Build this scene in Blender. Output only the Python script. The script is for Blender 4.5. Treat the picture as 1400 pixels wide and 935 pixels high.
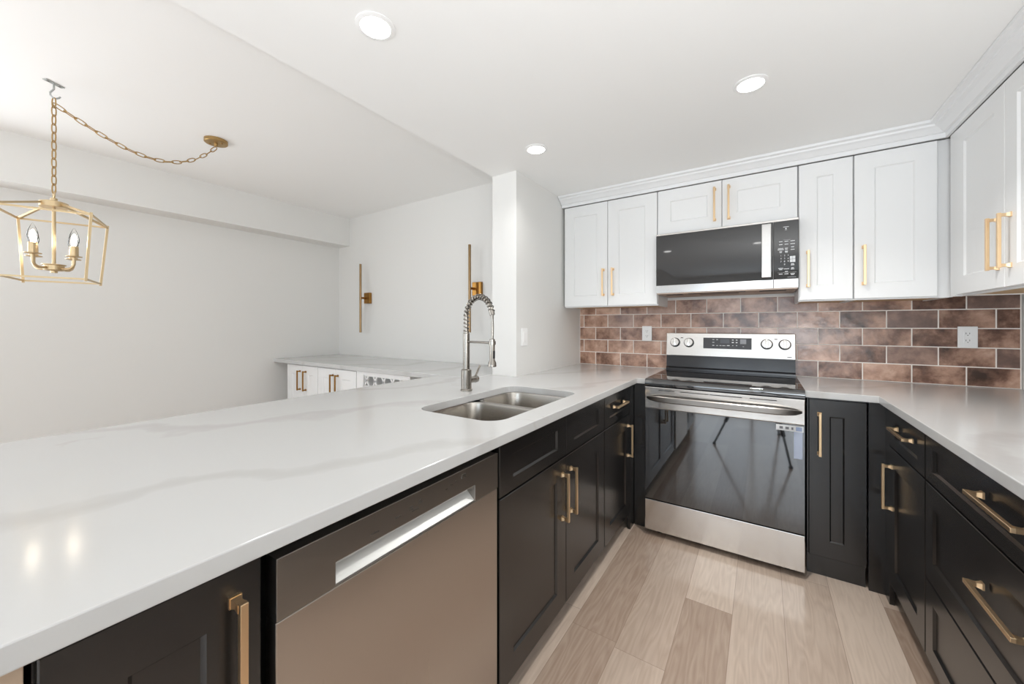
import bpy, bmesh, math, random
from mathutils import Matrix, Vector

random.seed(7)
scene = bpy.context.scene
COL = scene.collection
for o in list(bpy.data.objects):
    bpy.data.objects.remove(o)

# ------------------------------------------------------------------ camera
cam_d = bpy.data.cameras.new('camera')
cam = bpy.data.objects.new('camera', cam_d)
COL.objects.link(cam)
cam.location = (0.2057, -3.0224, 1.2384)
cam.rotation_euler = (math.pi / 2, 0, 0.5818)
cam_d.sensor_fit = 'HORIZONTAL'
cam_d.sensor_width = 36.0
cam_d.lens = 520.857 * 36.0 / 1400.0
cam_d.shift_y = -(467.5 - 444.52) / 1400.0
cam_d.clip_start = 0.02
scene.camera = cam

# ------------------------------------------------------------------ view, world, daylight
vs = scene.view_settings
scene.display_settings.display_device = 'sRGB'
vs.view_transform = 'Standard'
vs.look = 'None'
vs.gamma = 1.0
vs.use_curve_mapping = False
vs.exposure = 0.0
scene.cycles.max_bounces = 14
scene.cycles.diffuse_bounces = 8
scene.cycles.glossy_bounces = 6
scene.cycles.transmission_bounces = 8
scene.cycles.sample_clamp_indirect = 8.0
scene.cycles.use_denoising = True

world = bpy.data.worlds.new('sky')
scene.world = world
world.use_nodes = True
world.node_tree.nodes['Background'].inputs[0].default_value = (0.80, 0.90, 1.0, 1)
world.node_tree.nodes['Background'].inputs[1].default_value = 2.0


def area_light(name, loc, rot, sx, sy, power, color, shape='RECTANGLE', spread=180):
    d = bpy.data.lights.new(name, 'AREA')
    d.shape = shape
    d.size = sx
    if shape in ('RECTANGLE', 'ELLIPSE'):
        d.size_y = sy
    d.energy = power
    d.color = color
    d.spread = math.radians(spread)
    o = bpy.data.objects.new(name, d)
    o.location = loc
    o.rotation_euler = rot
    COL.objects.link(o)
    return o


Y_FRONT = -6.2
# daylight through openings behind the camera (+Y), and added side fill from the left (+X)
area_light('kitchen_daylight', (0.05, Y_FRONT - 0.06, 1.20), (math.radians(90), 0, 0), 1.9, 1.7, 26, (0.76, 0.89, 1.0))
area_light('dining_daylight', (-2.50, Y_FRONT - 0.06, 1.35), (math.radians(90), 0, 0), 1.8, 1.4, 2, (0.88, 0.95, 1.0))
area_light('side_fill', (-3.82, -3.80, 1.40), (math.radians(90), 0, math.radians(-90)), 1.6, 1.4, 34, (0.97, 0.985, 1.0))
# added fill lights beside and behind the camera, aimed up to brighten the ceiling
area_light('ceiling_fill', (0.35, -3.35, 1.08), (math.radians(160), 0, 0), 0.9, 0.7, 13, (0.95, 0.975, 1.0))
area_light('ceiling_fill', (0.85, -3.30, 1.10), (math.radians(165), 0, 0), 0.7, 0.7, 18, (0.95, 0.975, 1.0))
area_light('ceiling_fill', (-2.40, -4.20, 1.40), (math.radians(168), 0, 0), 0.9, 0.9, 8, (1.0, 0.985, 1.0))

Z_K = 2.214      # kitchen ceiling
Z_D = 2.400      # dining ceiling
H = 0.914        # worktop height
X_BEAM = -1.278
SPOTS = [(-0.85, -2.228), (0.165, -1.206), (-0.842, -1.186), (-0.84, -3.10), (0.16, -3.13)]
SPOT_POWER = [0.3, 8.6, 1.5, 0.3, 0.6]
DINING_SPOTS = [(-2.6, -4.4)]

# ------------------------------------------------------------------ materials


def new_mat(name):
    m = bpy.data.materials.new(name)
    m.use_nodes = True
    nt = m.node_tree
    return m, nt, nt.nodes['Principled BSDF']


def srgb(r, g, b):
    f = lambda c: (c / 255 / 12.92) if c / 255 <= 0.04045 else ((c / 255 + 0.055) / 1.055) ** 2.4
    return (f(r), f(g), f(b), 1)


def plain(name, col, rough=0.5, metal=0.0, bump=0.0, bscale=60, coat=0.0, var=0.0):
    m, nt, p = new_mat(name)
    p.inputs['Base Color'].default_value = col
    p.inputs['Roughness'].default_value = rough
    p.inputs['Metallic'].default_value = metal
    p.inputs['Coat Weight'].default_value = coat
    tc = nt.nodes.new('ShaderNodeTexCoord')
    if bump or var:
        n = nt.nodes.new('ShaderNodeTexNoise')
        n.inputs['Scale'].default_value = bscale
        n.inputs['Detail'].default_value = 3
        nt.links.new(tc.outputs['Object'], n.inputs['Vector'])
        if bump:
            b = nt.nodes.new('ShaderNodeBump')
            b.inputs['Strength'].default_value = bump
            b.inputs['Distance'].default_value = 0.002
            nt.links.new(n.outputs['Fac'], b.inputs['Height'])
            nt.links.new(b.outputs['Normal'], p.inputs['Normal'])
        if var:
            r = nt.nodes.new('ShaderNodeMapRange')
            r.inputs['To Min'].default_value = rough - var
            r.inputs['To Max'].default_value = rough + var
            nt.links.new(n.outputs['Fac'], r.inputs['Value'])
            nt.links.new(r.outputs['Result'], p.inputs['Roughness'])
    return m


def brushed(name, col, rough, axis_scale, bump=0.15):
    m, nt, p = new_mat(name)
    p.inputs['Base Color'].default_value = col
    p.inputs['Metallic'].default_value = 1.0
    p.inputs['Roughness'].default_value = rough
    tc = nt.nodes.new('ShaderNodeTexCoord')
    mp = nt.nodes.new('ShaderNodeMapping')
    mp.inputs['Scale'].default_value = axis_scale
    n = nt.nodes.new('ShaderNodeTexNoise')
    n.inputs['Scale'].default_value = 1.0
    n.inputs['Detail'].default_value = 2
    nt.links.new(tc.outputs['Object'], mp.inputs['Vector'])
    nt.links.new(mp.outputs['Vector'], n.inputs['Vector'])
    b = nt.nodes.new('ShaderNodeBump')
    b.inputs['Strength'].default_value = bump
    b.inputs['Distance'].default_value = 0.001
    nt.links.new(n.outputs['Fac'], b.inputs['Height'])
    nt.links.new(b.outputs['Normal'], p.inputs['Normal'])
    r = nt.nodes.new('ShaderNodeMapRange')
    r.inputs['To Min'].default_value = rough - 0.05
    r.inputs['To Max'].default_value = rough + 0.05
    nt.links.new(n.outputs['Fac'], r.inputs['Value'])
    nt.links.new(r.outputs['Result'], p.inputs['Roughness'])
    return m


def emit(name, col, strength):
    m, nt, p = new_mat(name)
    p.inputs['Base Color'].default_value = col
    p.inputs['Emission Color'].default_value = col
    p.inputs['Emission Strength'].default_value = strength
    return m


def quartz():
    m, nt, p = new_mat('white_quartz')
    L = nt.links
    tc = nt.nodes.new('ShaderNodeTexCoord')
    mp = nt.nodes.new('ShaderNodeMapping')
    mp.inputs['Rotation'].default_value = (0, 0, 0.5)
    L.new(tc.outputs['Object'], mp.inputs['Vector'])
    warp = nt.nodes.new('ShaderNodeTexNoise')
    warp.inputs['Scale'].default_value = 1.6
    warp.inputs['Detail'].default_value = 5
    L.new(mp.outputs['Vector'], warp.inputs['Vector'])
    add = nt.nodes.new('ShaderNodeMixRGB')
    add.blend_type = 'ADD'
    add.inputs['Fac'].default_value = 0.9
    L.new(mp.outputs['Vector'], add.inputs[1])
    L.new(warp.outputs['Color'], add.inputs[2])
    # broad soft veins
    w = nt.nodes.new('ShaderNodeTexWave')
    w.inputs['Scale'].default_value = 0.55
    w.inputs['Distortion'].default_value = 3.0
    w.inputs['Detail'].default_value = 3
    L.new(add.outputs['Color'], w.inputs['Vector'])
    r1 = nt.nodes.new('ShaderNodeValToRGB')
    r1.color_ramp.elements[0].position = 0.0
    r1.color_ramp.elements[0].color = (1, 1, 1, 1)
    r1.color_ramp.elements[1].position = 0.10
    r1.color_ramp.elements[1].color = (0, 0, 0, 1)
    L.new(w.outputs['Fac'], r1.inputs['Fac'])
    # fine hairlines
    w2 = nt.nodes.new('ShaderNodeTexVoronoi')
    w2.feature = 'DISTANCE_TO_EDGE'
    w2.inputs['Scale'].default_value = 1.1
    L.new(add.outputs['Color'], w2.inputs['Vector'])
    r2 = nt.nodes.new('ShaderNodeValToRGB')
    r2.color_ramp.elements[0].position = 0.0
    r2.color_ramp.elements[0].color = (1, 1, 1, 1)
    r2.color_ramp.elements[1].position = 0.008
    r2.color_ramp.elements[1].color = (0, 0, 0, 1)
    L.new(w2.outputs['Distance'], r2.inputs['Fac'])
    brk = nt.nodes.new('ShaderNodeTexNoise')
    brk.inputs['Scale'].default_value = 3.0
    L.new(mp.outputs['Vector'], brk.inputs['Vector'])
    rb = nt.nodes.new('ShaderNodeMapRange')
    rb.inputs['From Min'].default_value = 0.5
    rb.inputs['From Max'].default_value = 0.7
    L.new(brk.outputs['Fac'], rb.inputs['Value'])
    mul = nt.nodes.new('ShaderNodeMath')
    mul.operation = 'MULTIPLY'
    L.new(r2.outputs['Color'], mul.inputs[0])
    L.new(rb.outputs['Result'], mul.inputs[1])
    c1 = nt.nodes.new('ShaderNodeMixRGB')
    c1.inputs[1].default_value = (0.55, 0.55, 0.545, 1)
    c1.inputs[2].default_value = (0.48, 0.47, 0.46, 1)
    s1 = nt.nodes.new('ShaderNodeMath')
    s1.operation = 'MULTIPLY'
    s1.inputs[1].default_value = 0.75
    L.new(r1.outputs['Color'], s1.inputs[0])
    L.new(s1.outputs[0], c1.inputs['Fac'])
    c2 = nt.nodes.new('ShaderNodeMixRGB')
    c2.inputs[2].default_value = (0.48, 0.46, 0.44, 1)
    s2 = nt.nodes.new('ShaderNodeMath')
    s2.operation = 'MULTIPLY'
    s2.inputs[1].default_value = 0.7
    L.new(mul.outputs[0], s2.inputs[0])
    L.new(s2.outputs[0], c2.inputs['Fac'])
    L.new(c1.outputs['Color'], c2.inputs[1])
    L.new(c2.outputs['Color'], p.inputs['Base Color'])
    p.inputs['Roughness'].default_value = 0.14
    return m


def math_node(nt, op, a=None, b=None):
    n = nt.nodes.new('ShaderNodeMath')
    n.operation = op
    for i, v in enumerate((a, b)):
        if v is None:
            continue
        if isinstance(v, (int, float)):
            n.inputs[i].default_value = v
        else:
            nt.links.new(v, n.inputs[i])
    return n.outputs[0]


def oak_floor():
    m, nt, p = new_mat('oak_planks')
    L = nt.links
    PW, PL = 0.1845, 1.30
    tc = nt.nodes.new('ShaderNodeTexCoord')
    sep = nt.nodes.new('ShaderNodeSeparateXYZ')
    L.new(tc.outputs['Object'], sep.inputs[0])
    rx = math_node(nt, 'DIVIDE', math_node(nt, 'ADD', sep.outputs['X'], 10 * PW - 0.405), PW)
    row = math_node(nt, 'FLOOR', rx)
    fx = math_node(nt, 'FRACT', rx)
    wn = nt.nodes.new('ShaderNodeTexWhiteNoise')
    wn.noise_dimensions = '1D'
    L.new(row, wn.inputs['W'])
    ry = math_node(nt, 'ADD', math_node(nt, 'DIVIDE', sep.outputs['Y'], PL), math_node(nt, 'MULTIPLY', wn.outputs['Value'], 7.3))
    pid = math_node(nt, 'FLOOR', ry)
    fy = math_node(nt, 'FRACT', ry)
    cmb = nt.nodes.new('ShaderNodeCombineXYZ')
    L.new(row, cmb.inputs[0])
    L.new(pid, cmb.inputs[1])
    wn2 = nt.nodes.new('ShaderNodeTexWhiteNoise')
    wn2.noise_dimensions = '2D'
    L.new(cmb.outputs[0], wn2.inputs['Vector'])
    # grain coordinates shifted per plank
    cg = nt.nodes.new('ShaderNodeCombineXYZ')
    L.new(math_node(nt, 'ADD', math_node(nt, 'MULTIPLY', sep.outputs['X'], 9.0), math_node(nt, 'MULTIPLY', wn2.outputs['Value'], 40.0)), cg.inputs[0])
    L.new(math_node(nt, 'ADD', math_node(nt, 'MULTIPLY', sep.outputs['Y'], 1.1), math_node(nt, 'MULTIPLY', wn2.outputs['Value'], 17.0)), cg.inputs[1])
    g1 = nt.nodes.new('ShaderNodeTexNoise')
    g1.inputs['Scale'].default_value = 1.0
    g1.inputs['Detail'].default_value = 3
    L.new(cg.outputs[0], g1.inputs['Vector'])
    # cathedral rings: contour lines of the smooth noise
    ring = math_node(nt, 'FRACT', math_node(nt, 'MULTIPLY', g1.outputs['Fac'], 14.0))
    ring = math_node(nt, 'ABSOLUTE', math_node(nt, 'SUBTRACT', ring, 0.5))
    fine = nt.nodes.new('ShaderNodeTexNoise')
    fine.inputs['Scale'].default_value = 14.0
    fine.inputs['Detail'].default_value = 4
    mpf = nt.nodes.new('ShaderNodeMapping')
    mpf.inputs['Scale'].default_value = (1.0, 0.25, 1)
    L.new(cg.outputs[0], mpf.inputs['Vector'])
    L.new(mpf.outputs[0], fine.inputs['Vector'])
    blot = nt.nodes.new('ShaderNodeTexNoise')
    blot.inputs['Scale'].default_value = 2.6
    L.new(tc.outputs['Object'], blot.inputs['Vector'])
    t = math_node(nt, 'ADD', math_node(nt, 'MULTIPLY', wn2.outputs['Value'], 0.50), math_node(nt, 'MULTIPLY', ring, 0.26))
    t = math_node(nt, 'ADD', t, math_node(nt, 'MULTIPLY', fine.outputs['Fac'], 0.28))
    t = math_node(nt, 'ADD', t, math_node(nt, 'MULTIPLY', blot.outputs['Fac'], 0.20))
    ramp = nt.nodes.new('ShaderNodeValToRGB')
    e = ramp.color_ramp.elements
    e[0].position = 0.25
    e[0].color = srgb(166, 142, 124)
    e[1].position = 0.85
    e[1].color = srgb(220, 201, 184)
    L.new(t, ramp.inputs['Fac'])
    # seams
    ex = math_node(nt, 'MINIMUM', fx, math_node(nt, 'SUBTRACT', 1.0, fx))
    ey = math_node(nt, 'MINIMUM', fy, math_node(nt, 'SUBTRACT', 1.0, fy))
    sx = math_node(nt, 'LESS_THAN', ex, 0.006)
    sy = math_node(nt, 'LESS_THAN', ey, 0.0008)
    seam = math_node(nt, 'MAXIMUM', sx, sy)
    mix = nt.nodes.new('ShaderNodeMixRGB')
    mix.inputs[2].default_value = srgb(138, 114, 97)
    L.new(math_node(nt, 'MULTIPLY', seam, 0.6), mix.inputs['Fac'])
    L.new(ramp.outputs['Color'], mix.inputs[1])
    L.new(mix.outputs['Color'], p.inputs['Base Color'])
    p.inputs['Roughness'].default_value = 0.30
    p.inputs['Coat Weight'].default_value = 1.0
    p.inputs['Coat Roughness'].default_value = 0.12
    bmp = nt.nodes.new('ShaderNodeBump')
    bmp.inputs['Strength'].default_value = 0.08
    bmp.inputs['Distance'].default_value = 0.002
    L.new(fine.outputs['Fac'], bmp.inputs['Height'])
    L.new(bmp.outputs['Normal'], p.inputs['Normal'])
    return m


def tile_mat():
    m, nt, p = new_mat('glazed_brown_tile')
    L = nt.links
    tc = nt.nodes.new('ShaderNodeTexCoord')
    att = nt.nodes.new('ShaderNodeAttribute')
    att.attribute_name = 'tile_tone'
    sepc = nt.nodes.new('ShaderNodeSeparateColor')
    L.new(att.outputs['Color'], sepc.inputs[0])
    off = nt.nodes.new('ShaderNodeVectorMath')
    off.operation = 'MULTIPLY_ADD'
    off.inputs[1].default_value = (1, 1, 1)
    sc = nt.nodes.new('ShaderNodeVectorMath')
    sc.operation = 'SCALE'
    sc.inputs['Scale'].default_value = 30
    L.new(att.outputs['Color'], sc.inputs[0])
    L.new(tc.outputs['Object'], off.inputs[0])
    L.new(sc.outputs[0], off.inputs[2])
    n = nt.nodes.new('ShaderNodeTexNoise')
    n.inputs['Scale'].default_value = 8.0
    n.inputs['Detail'].default_value = 6
    n.inputs['Roughness'].default_value = 0.62
    n.inputs['Distortion'].default_value = 0.15
    L.new(off.outputs[0], n.inputs['Vector'])
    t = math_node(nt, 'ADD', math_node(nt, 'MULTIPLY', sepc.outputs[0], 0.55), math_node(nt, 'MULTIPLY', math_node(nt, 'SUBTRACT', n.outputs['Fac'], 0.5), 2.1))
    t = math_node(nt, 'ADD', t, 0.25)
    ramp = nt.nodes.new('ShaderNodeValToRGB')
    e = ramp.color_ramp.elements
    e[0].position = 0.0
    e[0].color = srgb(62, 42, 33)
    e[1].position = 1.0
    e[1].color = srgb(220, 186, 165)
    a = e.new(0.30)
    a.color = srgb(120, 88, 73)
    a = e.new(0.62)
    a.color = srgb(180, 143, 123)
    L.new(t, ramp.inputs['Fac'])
    # greyer tiles
    gm = nt.nodes.new('ShaderNodeMixRGB')
    gm.inputs[2].default_value = srgb(134, 114, 108)
    L.new(math_node(nt, 'MULTIPLY', math_node(nt, 'GREATER_THAN', sepc.outputs[1], 0.8), 0.45), gm.inputs['Fac'])
    L.new(ramp.outputs['Color'], gm.inputs[1])
    L.new(gm.outputs['Color'], p.inputs['Base Color'])
    p.inputs['Roughness'].default_value = 0.2
    b = nt.nodes.new('ShaderNodeBump')
    b.inputs['Strength'].default_value = 0.35
    b.inputs['Distance'].default_value = 0.003
    n2 = nt.nodes.new('ShaderNodeTexNoise')
    n2.inputs['Scale'].default_value = 22.0
    n2.inputs['Detail'].default_value = 2
    L.new(off.outputs[0], n2.inputs['Vector'])
    L.new(n2.outputs['Fac'], b.inputs['Height'])
    L.new(b.outputs['Normal'], p.inputs['Normal'])
    return m


def glass_mat(name, rough=0.0):
    m, nt, p = new_mat(name)
    out = nt.nodes['Material Output']
    tr = nt.nodes.new('ShaderNodeBsdfTransparent')
    gl = nt.nodes.new('ShaderNodeBsdfGlossy')
    gl.inputs['Roughness'].default_value = 0.02
    fr = nt.nodes.new('ShaderNodeLayerWeight')
    fr.inputs['Blend'].default_value = 0.15
    mix = nt.nodes.new('ShaderNodeMixShader')
    nt.links.new(fr.outputs['Fresnel'], mix.inputs[0])
    nt.links.new(tr.outputs[0], mix.inputs[1])
    nt.links.new(gl.outputs[0], mix.inputs[2])
    nt.links.new(mix.outputs[0], out.inputs['Surface'])
    return m


M_WALL = plain('wall_paint', (0.77, 0.765, 0.745, 1), 0.62, bump=0.05, bscale=180)
M_CEIL = plain('ceiling_paint', (0.90, 0.90, 0.89, 1), 0.75, bump=0.05, bscale=150)
M_WHITE = plain('white_cabinet_paint', (0.82, 0.823, 0.82, 1), 0.34)
M_CROWN = plain('white_trim_paint', (0.83, 0.835, 0.84, 1), 0.40)
M_PLASTIC = plain('white_plastic', (0.90, 0.90, 0.895, 1), 0.30)
M_BLACK = plain('black_cabinet_paint', srgb(26, 24, 23), 0.25, bump=0.02, bscale=60)
M_BLACK.node_tree.nodes['Principled BSDF'].inputs['IOR'].default_value = 1.68
M_SHADOWGAP = plain('gap_black', (0.01, 0.01, 0.01, 1), 0.7)
M_WOOD = plain('maple_ply', srgb(196, 164, 124), 0.5, bump=0.05)
M_BEIGE = plain('raw_board', srgb(190, 168, 146), 0.6)
M_BRASS = brushed('champagne_brass', srgb(234, 203, 162), 0.33, (300, 300, 8), 0.05)
M_GOLD_DK = brushed('chain_gold', srgb(176, 146, 98), 0.36, (90, 90, 90), 0.02)
M_BRASS_DK = brushed('aged_brass', srgb(160, 118, 62), 0.30, (200, 200, 8), 0.08)
M_BRASS_ROD = brushed('dark_brass', srgb(150, 124, 92), 0.28, (200, 200, 8), 0.08)
M_GOLD = brushed('soft_gold', srgb(204, 182, 146), 0.38, (90, 90, 90), 0.02)
M_STEEL = brushed('stainless_steel', srgb(220, 218, 215), 0.17, (3, 3, 200), 0.04)
M_STEEL_DW = brushed('dishwasher_steel', srgb(190, 182, 174), 0.30, (420, 420, 3), 0.015)
M_STEEL_DK = brushed('dark_steel', srgb(152, 147, 142), 0.34, (3, 3, 260), 0.05)
M_NICKEL = brushed('brushed_nickel', srgb(152, 147, 140), 0.24, (200, 200, 10), 0.02)
M_SINK = plain('sink_steel', srgb(178, 173, 166), 0.25, 1.0)
M_STEEL_MW = brushed('microwave_steel', srgb(196, 194, 192), 0.22, (3, 3, 200), 0.03)
M_UNDER = plain('warm_steel_paint', srgb(176, 158, 144), 0.4, 0.4)
M_POCKET = plain('pocket_grey', srgb(212, 212, 209), 0.4, 0.3)
M_ZINC = plain('zinc_plate', srgb(178, 180, 178), 0.35, 0.9)
M_BLKGLASS = plain('black_glass', (0.012, 0.012, 0.013, 1), 0.035)
M_BLKGLASS.node_tree.nodes['Principled BSDF'].inputs['IOR'].default_value = 2.1
M_MWGLASS = plain('microwave_glass', (0.012, 0.012, 0.013, 1), 0.035)
M_MWGLASS.node_tree.nodes['Principled BSDF'].inputs['IOR'].default_value = 1.75
M_BLKENAMEL = plain('black_enamel', (0.018, 0.018, 0.02, 1), 0.16)
M_DISPLAY = plain('display_grey', srgb(62, 63, 66), 0.18)
M_BLKPLASTIC = plain('black_plastic', (0.02, 0.02, 0.02, 1), 0.45)
M_LEGEND = plain('legend_white', (0.72, 0.73, 0.74, 1), 0.5)
M_LEGEND_DK = plain('legend_grey', srgb(70, 66, 63), 0.5)
M_LABELBLUE = plain('label_blue', srgb(150, 165, 195), 0.5)
M_LABELGREY = plain('label_grey', srgb(110, 112, 116), 0.5)
M_GROUT = plain('grout', srgb(240, 233, 226), 0.85, bump=0.1, bscale=300)
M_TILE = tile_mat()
M_QUARTZ = quartz()
M_FLOOR = oak_floor()
M_SPOT = emit('downlight_glow', (1, 0.99, 0.97, 1), 9.0)
M_FIL = emit('filament_glow', (1, 0.86, 0.66, 1), 30.0)
M_BULB = glass_mat('bulb_glass')
M_RUBBER = plain('black_rubber', (0.015, 0.015, 0.015, 1), 0.6)

# ------------------------------------------------------------------ mesh helpers


class MB:
    """collects shapes into one mesh object"""

    def __init__(self, mat4=None):
        self.bm = bmesh.new()
        self.mat4 = mat4

    def _merge(self, tmp):
        if self.mat4 is not None:
            bmesh.ops.transform(tmp, matrix=self.mat4, verts=tmp.verts)
        me = bpy.data.meshes.new('tmp')
        tmp.to_mesh(me)
        tmp.free()
        self.bm.from_mesh(me)
        bpy.data.meshes.remove(me)

    def box(self, x0, x1, y0, y1, z0, z1, bev=0.0, seg=2):
        t = bmesh.new()
        bmesh.ops.create_cube(t, size=1.0)
        for v in t.verts:
            v.co = Vector((x0 + (v.co.x + .5) * (x1 - x0), y0 + (v.co.y + .5) * (y1 - y0), z0 + (v.co.z + .5) * (z1 - z0)))
        if bev > 0:
            bmesh.ops.bevel(t, geom=list(t.edges), offset=bev, segments=seg, profile=0.5, affect='EDGES')
        self._merge(t)
        return self

    def frustum(self, cx, cy, a0, b0, w0, a1, b1, w1):
        t = bmesh.new()
        lo = [t.verts.new((cx + sx * a0, cy + sy * b0, w0)) for sx, sy in ((-1, -1), (1, -1), (1, 1), (-1, 1))]
        hi = [t.verts.new((cx + sx * a1, cy + sy * b1, w1)) for sx, sy in ((-1, -1), (1, -1), (1, 1), (-1, 1))]
        t.faces.new(lo[::-1])
        t.faces.new(hi)
        for i in range(4):
            t.faces.new((lo[i], lo[(i + 1) % 4], hi[(i + 1) % 4], hi[i]))
        self._merge(t)
        return self

    def rings(self, u0, u1, v0, v1, spec, cap=True):
        """rectangular loops (inset_u, inset_v, w) bridged in order, back and front capped"""
        t = bmesh.new()
        loops = []
        for iu, iv, w in spec:
            loops.append([t.verts.new(c) for c in ((u0 + iu, v0 + iv, w), (u1 - iu, v0 + iv, w), (u1 - iu, v1 - iv, w), (u0 + iu, v1 - iv, w))])
        for A, B in zip(loops, loops[1:]):
            for i in range(4):
                t.faces.new((A[i], A[(i + 1) % 4], B[(i + 1) % 4], B[i]))
        if cap:
            t.faces.new(loops[0][::-1])
            t.faces.new(loops[-1])
        self._merge(t)
        return self

    def lathe(self, prof, c=(0, 0, 0), seg=24, axis='Z'):
        """profile [(r, h)] turned about an axis through c"""
        t = bmesh.new()
        rows = []
        for r, h in prof:
            if r < 1e-6:
                rows.append([t.verts.new((0, 0, h))])
            else:
                rows.append([t.verts.new((r * math.cos(2 * math.pi * i / seg), r * math.sin(2 * math.pi * i / seg), h)) for i in range(seg)])
        for A, B in zip(rows, rows[1:]):
            if len(A) == 1 and len(B) == 1:
                continue
            for i in range(seg):
                j = (i + 1) % seg
                if len(A) == 1:
                    t.faces.new((A[0], B[j], B[i]))
                elif len(B) == 1:
                    t.faces.new((A[i], A[j], B[0]))
                else:
                    t.faces.new((A[i], A[j], B[j], B[i]))
        for R in (rows[0], rows[-1]):
            if len(R) > 1:
                t.faces.new(R)
        if axis == 'X':
            bmesh.ops.transform(t, matrix=Matrix.Rotation(math.pi / 2, 4, 'Y'), verts=t.verts)
        elif axis == 'Y':
            bmesh.ops.transform(t, matrix=Matrix.Rotation(-math.pi / 2, 4, 'X'), verts=t.verts)
        bmesh.ops.translate(t, vec=c, verts=t.verts)
        self._merge(t)
        return self

    def tube(self, pts, r, seg=10, closed=False, square=None):
        """round tube (or square bar: square=(half_a, half_b)) swept along points"""
        pts = [Vector(p) for p in pts]
        n = len(pts)
        t = bmesh.new()
        rows = []
        up = None
        for i, p in enumerate(pts):
            if closed:
                d = (pts[(i + 1) % n] - pts[i - 1]).normalized()
            else:
                d = (pts[min(i + 1, n - 1)] - pts[max(i - 1, 0)]).normalized()
            if up is None:
                up = Vector((0, 0, 1)) if abs(d.z) < 0.9 else Vector((1, 0, 0))
            a = (up - d * up.dot(d)).normalized()
            up = a
            b = d.cross(a)
            rr = r[i] if isinstance(r, (list, tuple)) else r
            if square:
                ring = [p + a * sx * square[0] + b * sy * square[1] for sx, sy in ((1, 1), (-1, 1), (-1, -1), (1, -1))]
            else:
                ring = [p + a * rr * math.cos(2 * math.pi * k / seg) + b * rr * math.sin(2 * math.pi * k / seg) for k in range(seg)]
            rows.append([t.verts.new(c) for c in ring])
        m = len(rows[0])
        pairs = list(zip(rows, rows[1:])) + ([(rows[-1], rows[0])] if closed else [])
        for A, B in pairs:
            for k in range(m):
                t.faces.new((A[k], A[(k + 1) % m], B[(k + 1) % m], B[k]))
        if not closed:
            t.faces.new(rows[0][::-1])
            t.faces.new(rows[-1])
        self._merge(t)
        return self

    def prism(self, outer, holes, z0, z1):
        """polygon with holes (lists of xy), extruded z0..z1"""
        t = bmesh.new()
        loops = []
        edges = []
        for poly in [outer] + list(holes):
            vs_ = [t.verts.new((x, y, z1)) for x, y in poly]
            loops.append(vs_)
            for i in range(len(vs_)):
                edges.append(t.edges.new((vs_[i], vs_[(i + 1) % len(vs_)])))
        bmesh.ops.triangle_fill(t, use_beauty=True, use_dissolve=False, edges=edges, normal=(0, 0, 1))
        top = list(t.faces)
        low = {}
        for L_ in loops:
            for v in L_:
                low[v] = t.verts.new((v.co.x, v.co.y, z0))
        for f in top:
            t.faces.new([low[v] for v in reversed(f.verts)])
        for L_ in loops:
            for i in range(len(L_)):
                a, b = L_[i], L_[(i + 1) % len(L_)]
                t.faces.new((a, b, low[b], low[a]))
        self._merge(t)
        return self

    def build(self, name, mat, parent=None, smooth=False, bevel=0.0, auto=None):
        bm = self.bm
        bmesh.ops.recalc_face_normals(bm, faces=bm.faces)
        base = parent_origin(parent)
        if parent is None and bm.verts:
            xs = [v.co.x for v in bm.verts]
            ys = [v.co.y for v in bm.verts]
            zs = [v.co.z for v in bm.verts]
            base = Vector(((min(xs) + max(xs)) / 2, (min(ys) + max(ys)) / 2, min(zs)))
        bmesh.ops.translate(bm, vec=-base, verts=bm.verts)
        me = bpy.data.meshes.new(name)
        if smooth:
            for f in bm.faces:
                f.smooth = True
            for e in bm.edges:
                if len(e.link_faces) == 2 and e.calc_face_angle(0) > math.radians(38):
                    e.smooth = False
        bm.to_mesh(me)
        bm.free()
        me.materials.append(mat)
        o = bpy.data.objects.new(name, me)
        COL.objects.link(o)
        if parent is None:
            o.location = base
        else:
            o.parent = parent
        if bevel:
            md = o.modifiers.new('bevel', 'BEVEL')
            md.width = bevel
            md.segments = 2
            md.limit_method = 'ANGLE'
            md.angle_limit = math.radians(40)
        return o


def parent_origin(p):
    v = Vector((0, 0, 0))
    while p is not None:
        v += p.location
        p = p.parent
    return v


def tag(o, label, cat, group=None):
    o['label'] = label
    o['category'] = cat
    if group:
        o['group'] = group
    return o


def thing(name, label, cat, loc, group=None):
    o = bpy.data.objects.new(name, None)
    o.empty_display_size = 0.1
    o.location = loc
    COL.objects.link(o)
    return tag(o, label, cat, group)


def struct(o):
    o['kind'] = 'structure'
    return o


def frame(orient, face):
    """u along the front, v up, w outwards from the front plane"""
    if orient == 'S':      # faces -Y, u = x
        return Matrix(((1, 0, 0, 0), (0, 0, -1, face), (0, 1, 0, 0), (0, 0, 0, 1)))
    if orient == 'E':      # faces +X, u = y
        return Matrix(((0, 0, 1, face), (1, 0, 0, 0), (0, 1, 0, 0), (0, 0, 0, 1)))
    if orient == 'W':      # faces -X, u = y
        return Matrix(((0, 0, -1, face), (1, 0, 0, 0), (0, 1, 0, 0), (0, 0, 0, 1)))


def rrect(x0, x1, y0, y1, r, n=8):
    pts = []
    for cx, cy, a0 in ((x1 - r, y1 - r, 0), (x0 + r, y1 - r, 90), (x0 + r, y0 + r, 180), (x1 - r, y0 + r, 270)):
        for i in range(n + 1):
            a = math.radians(a0 + 90 * i / n)
            pts.append((cx + r * math.cos(a), cy + r * math.sin(a)))
    return pts


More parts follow.
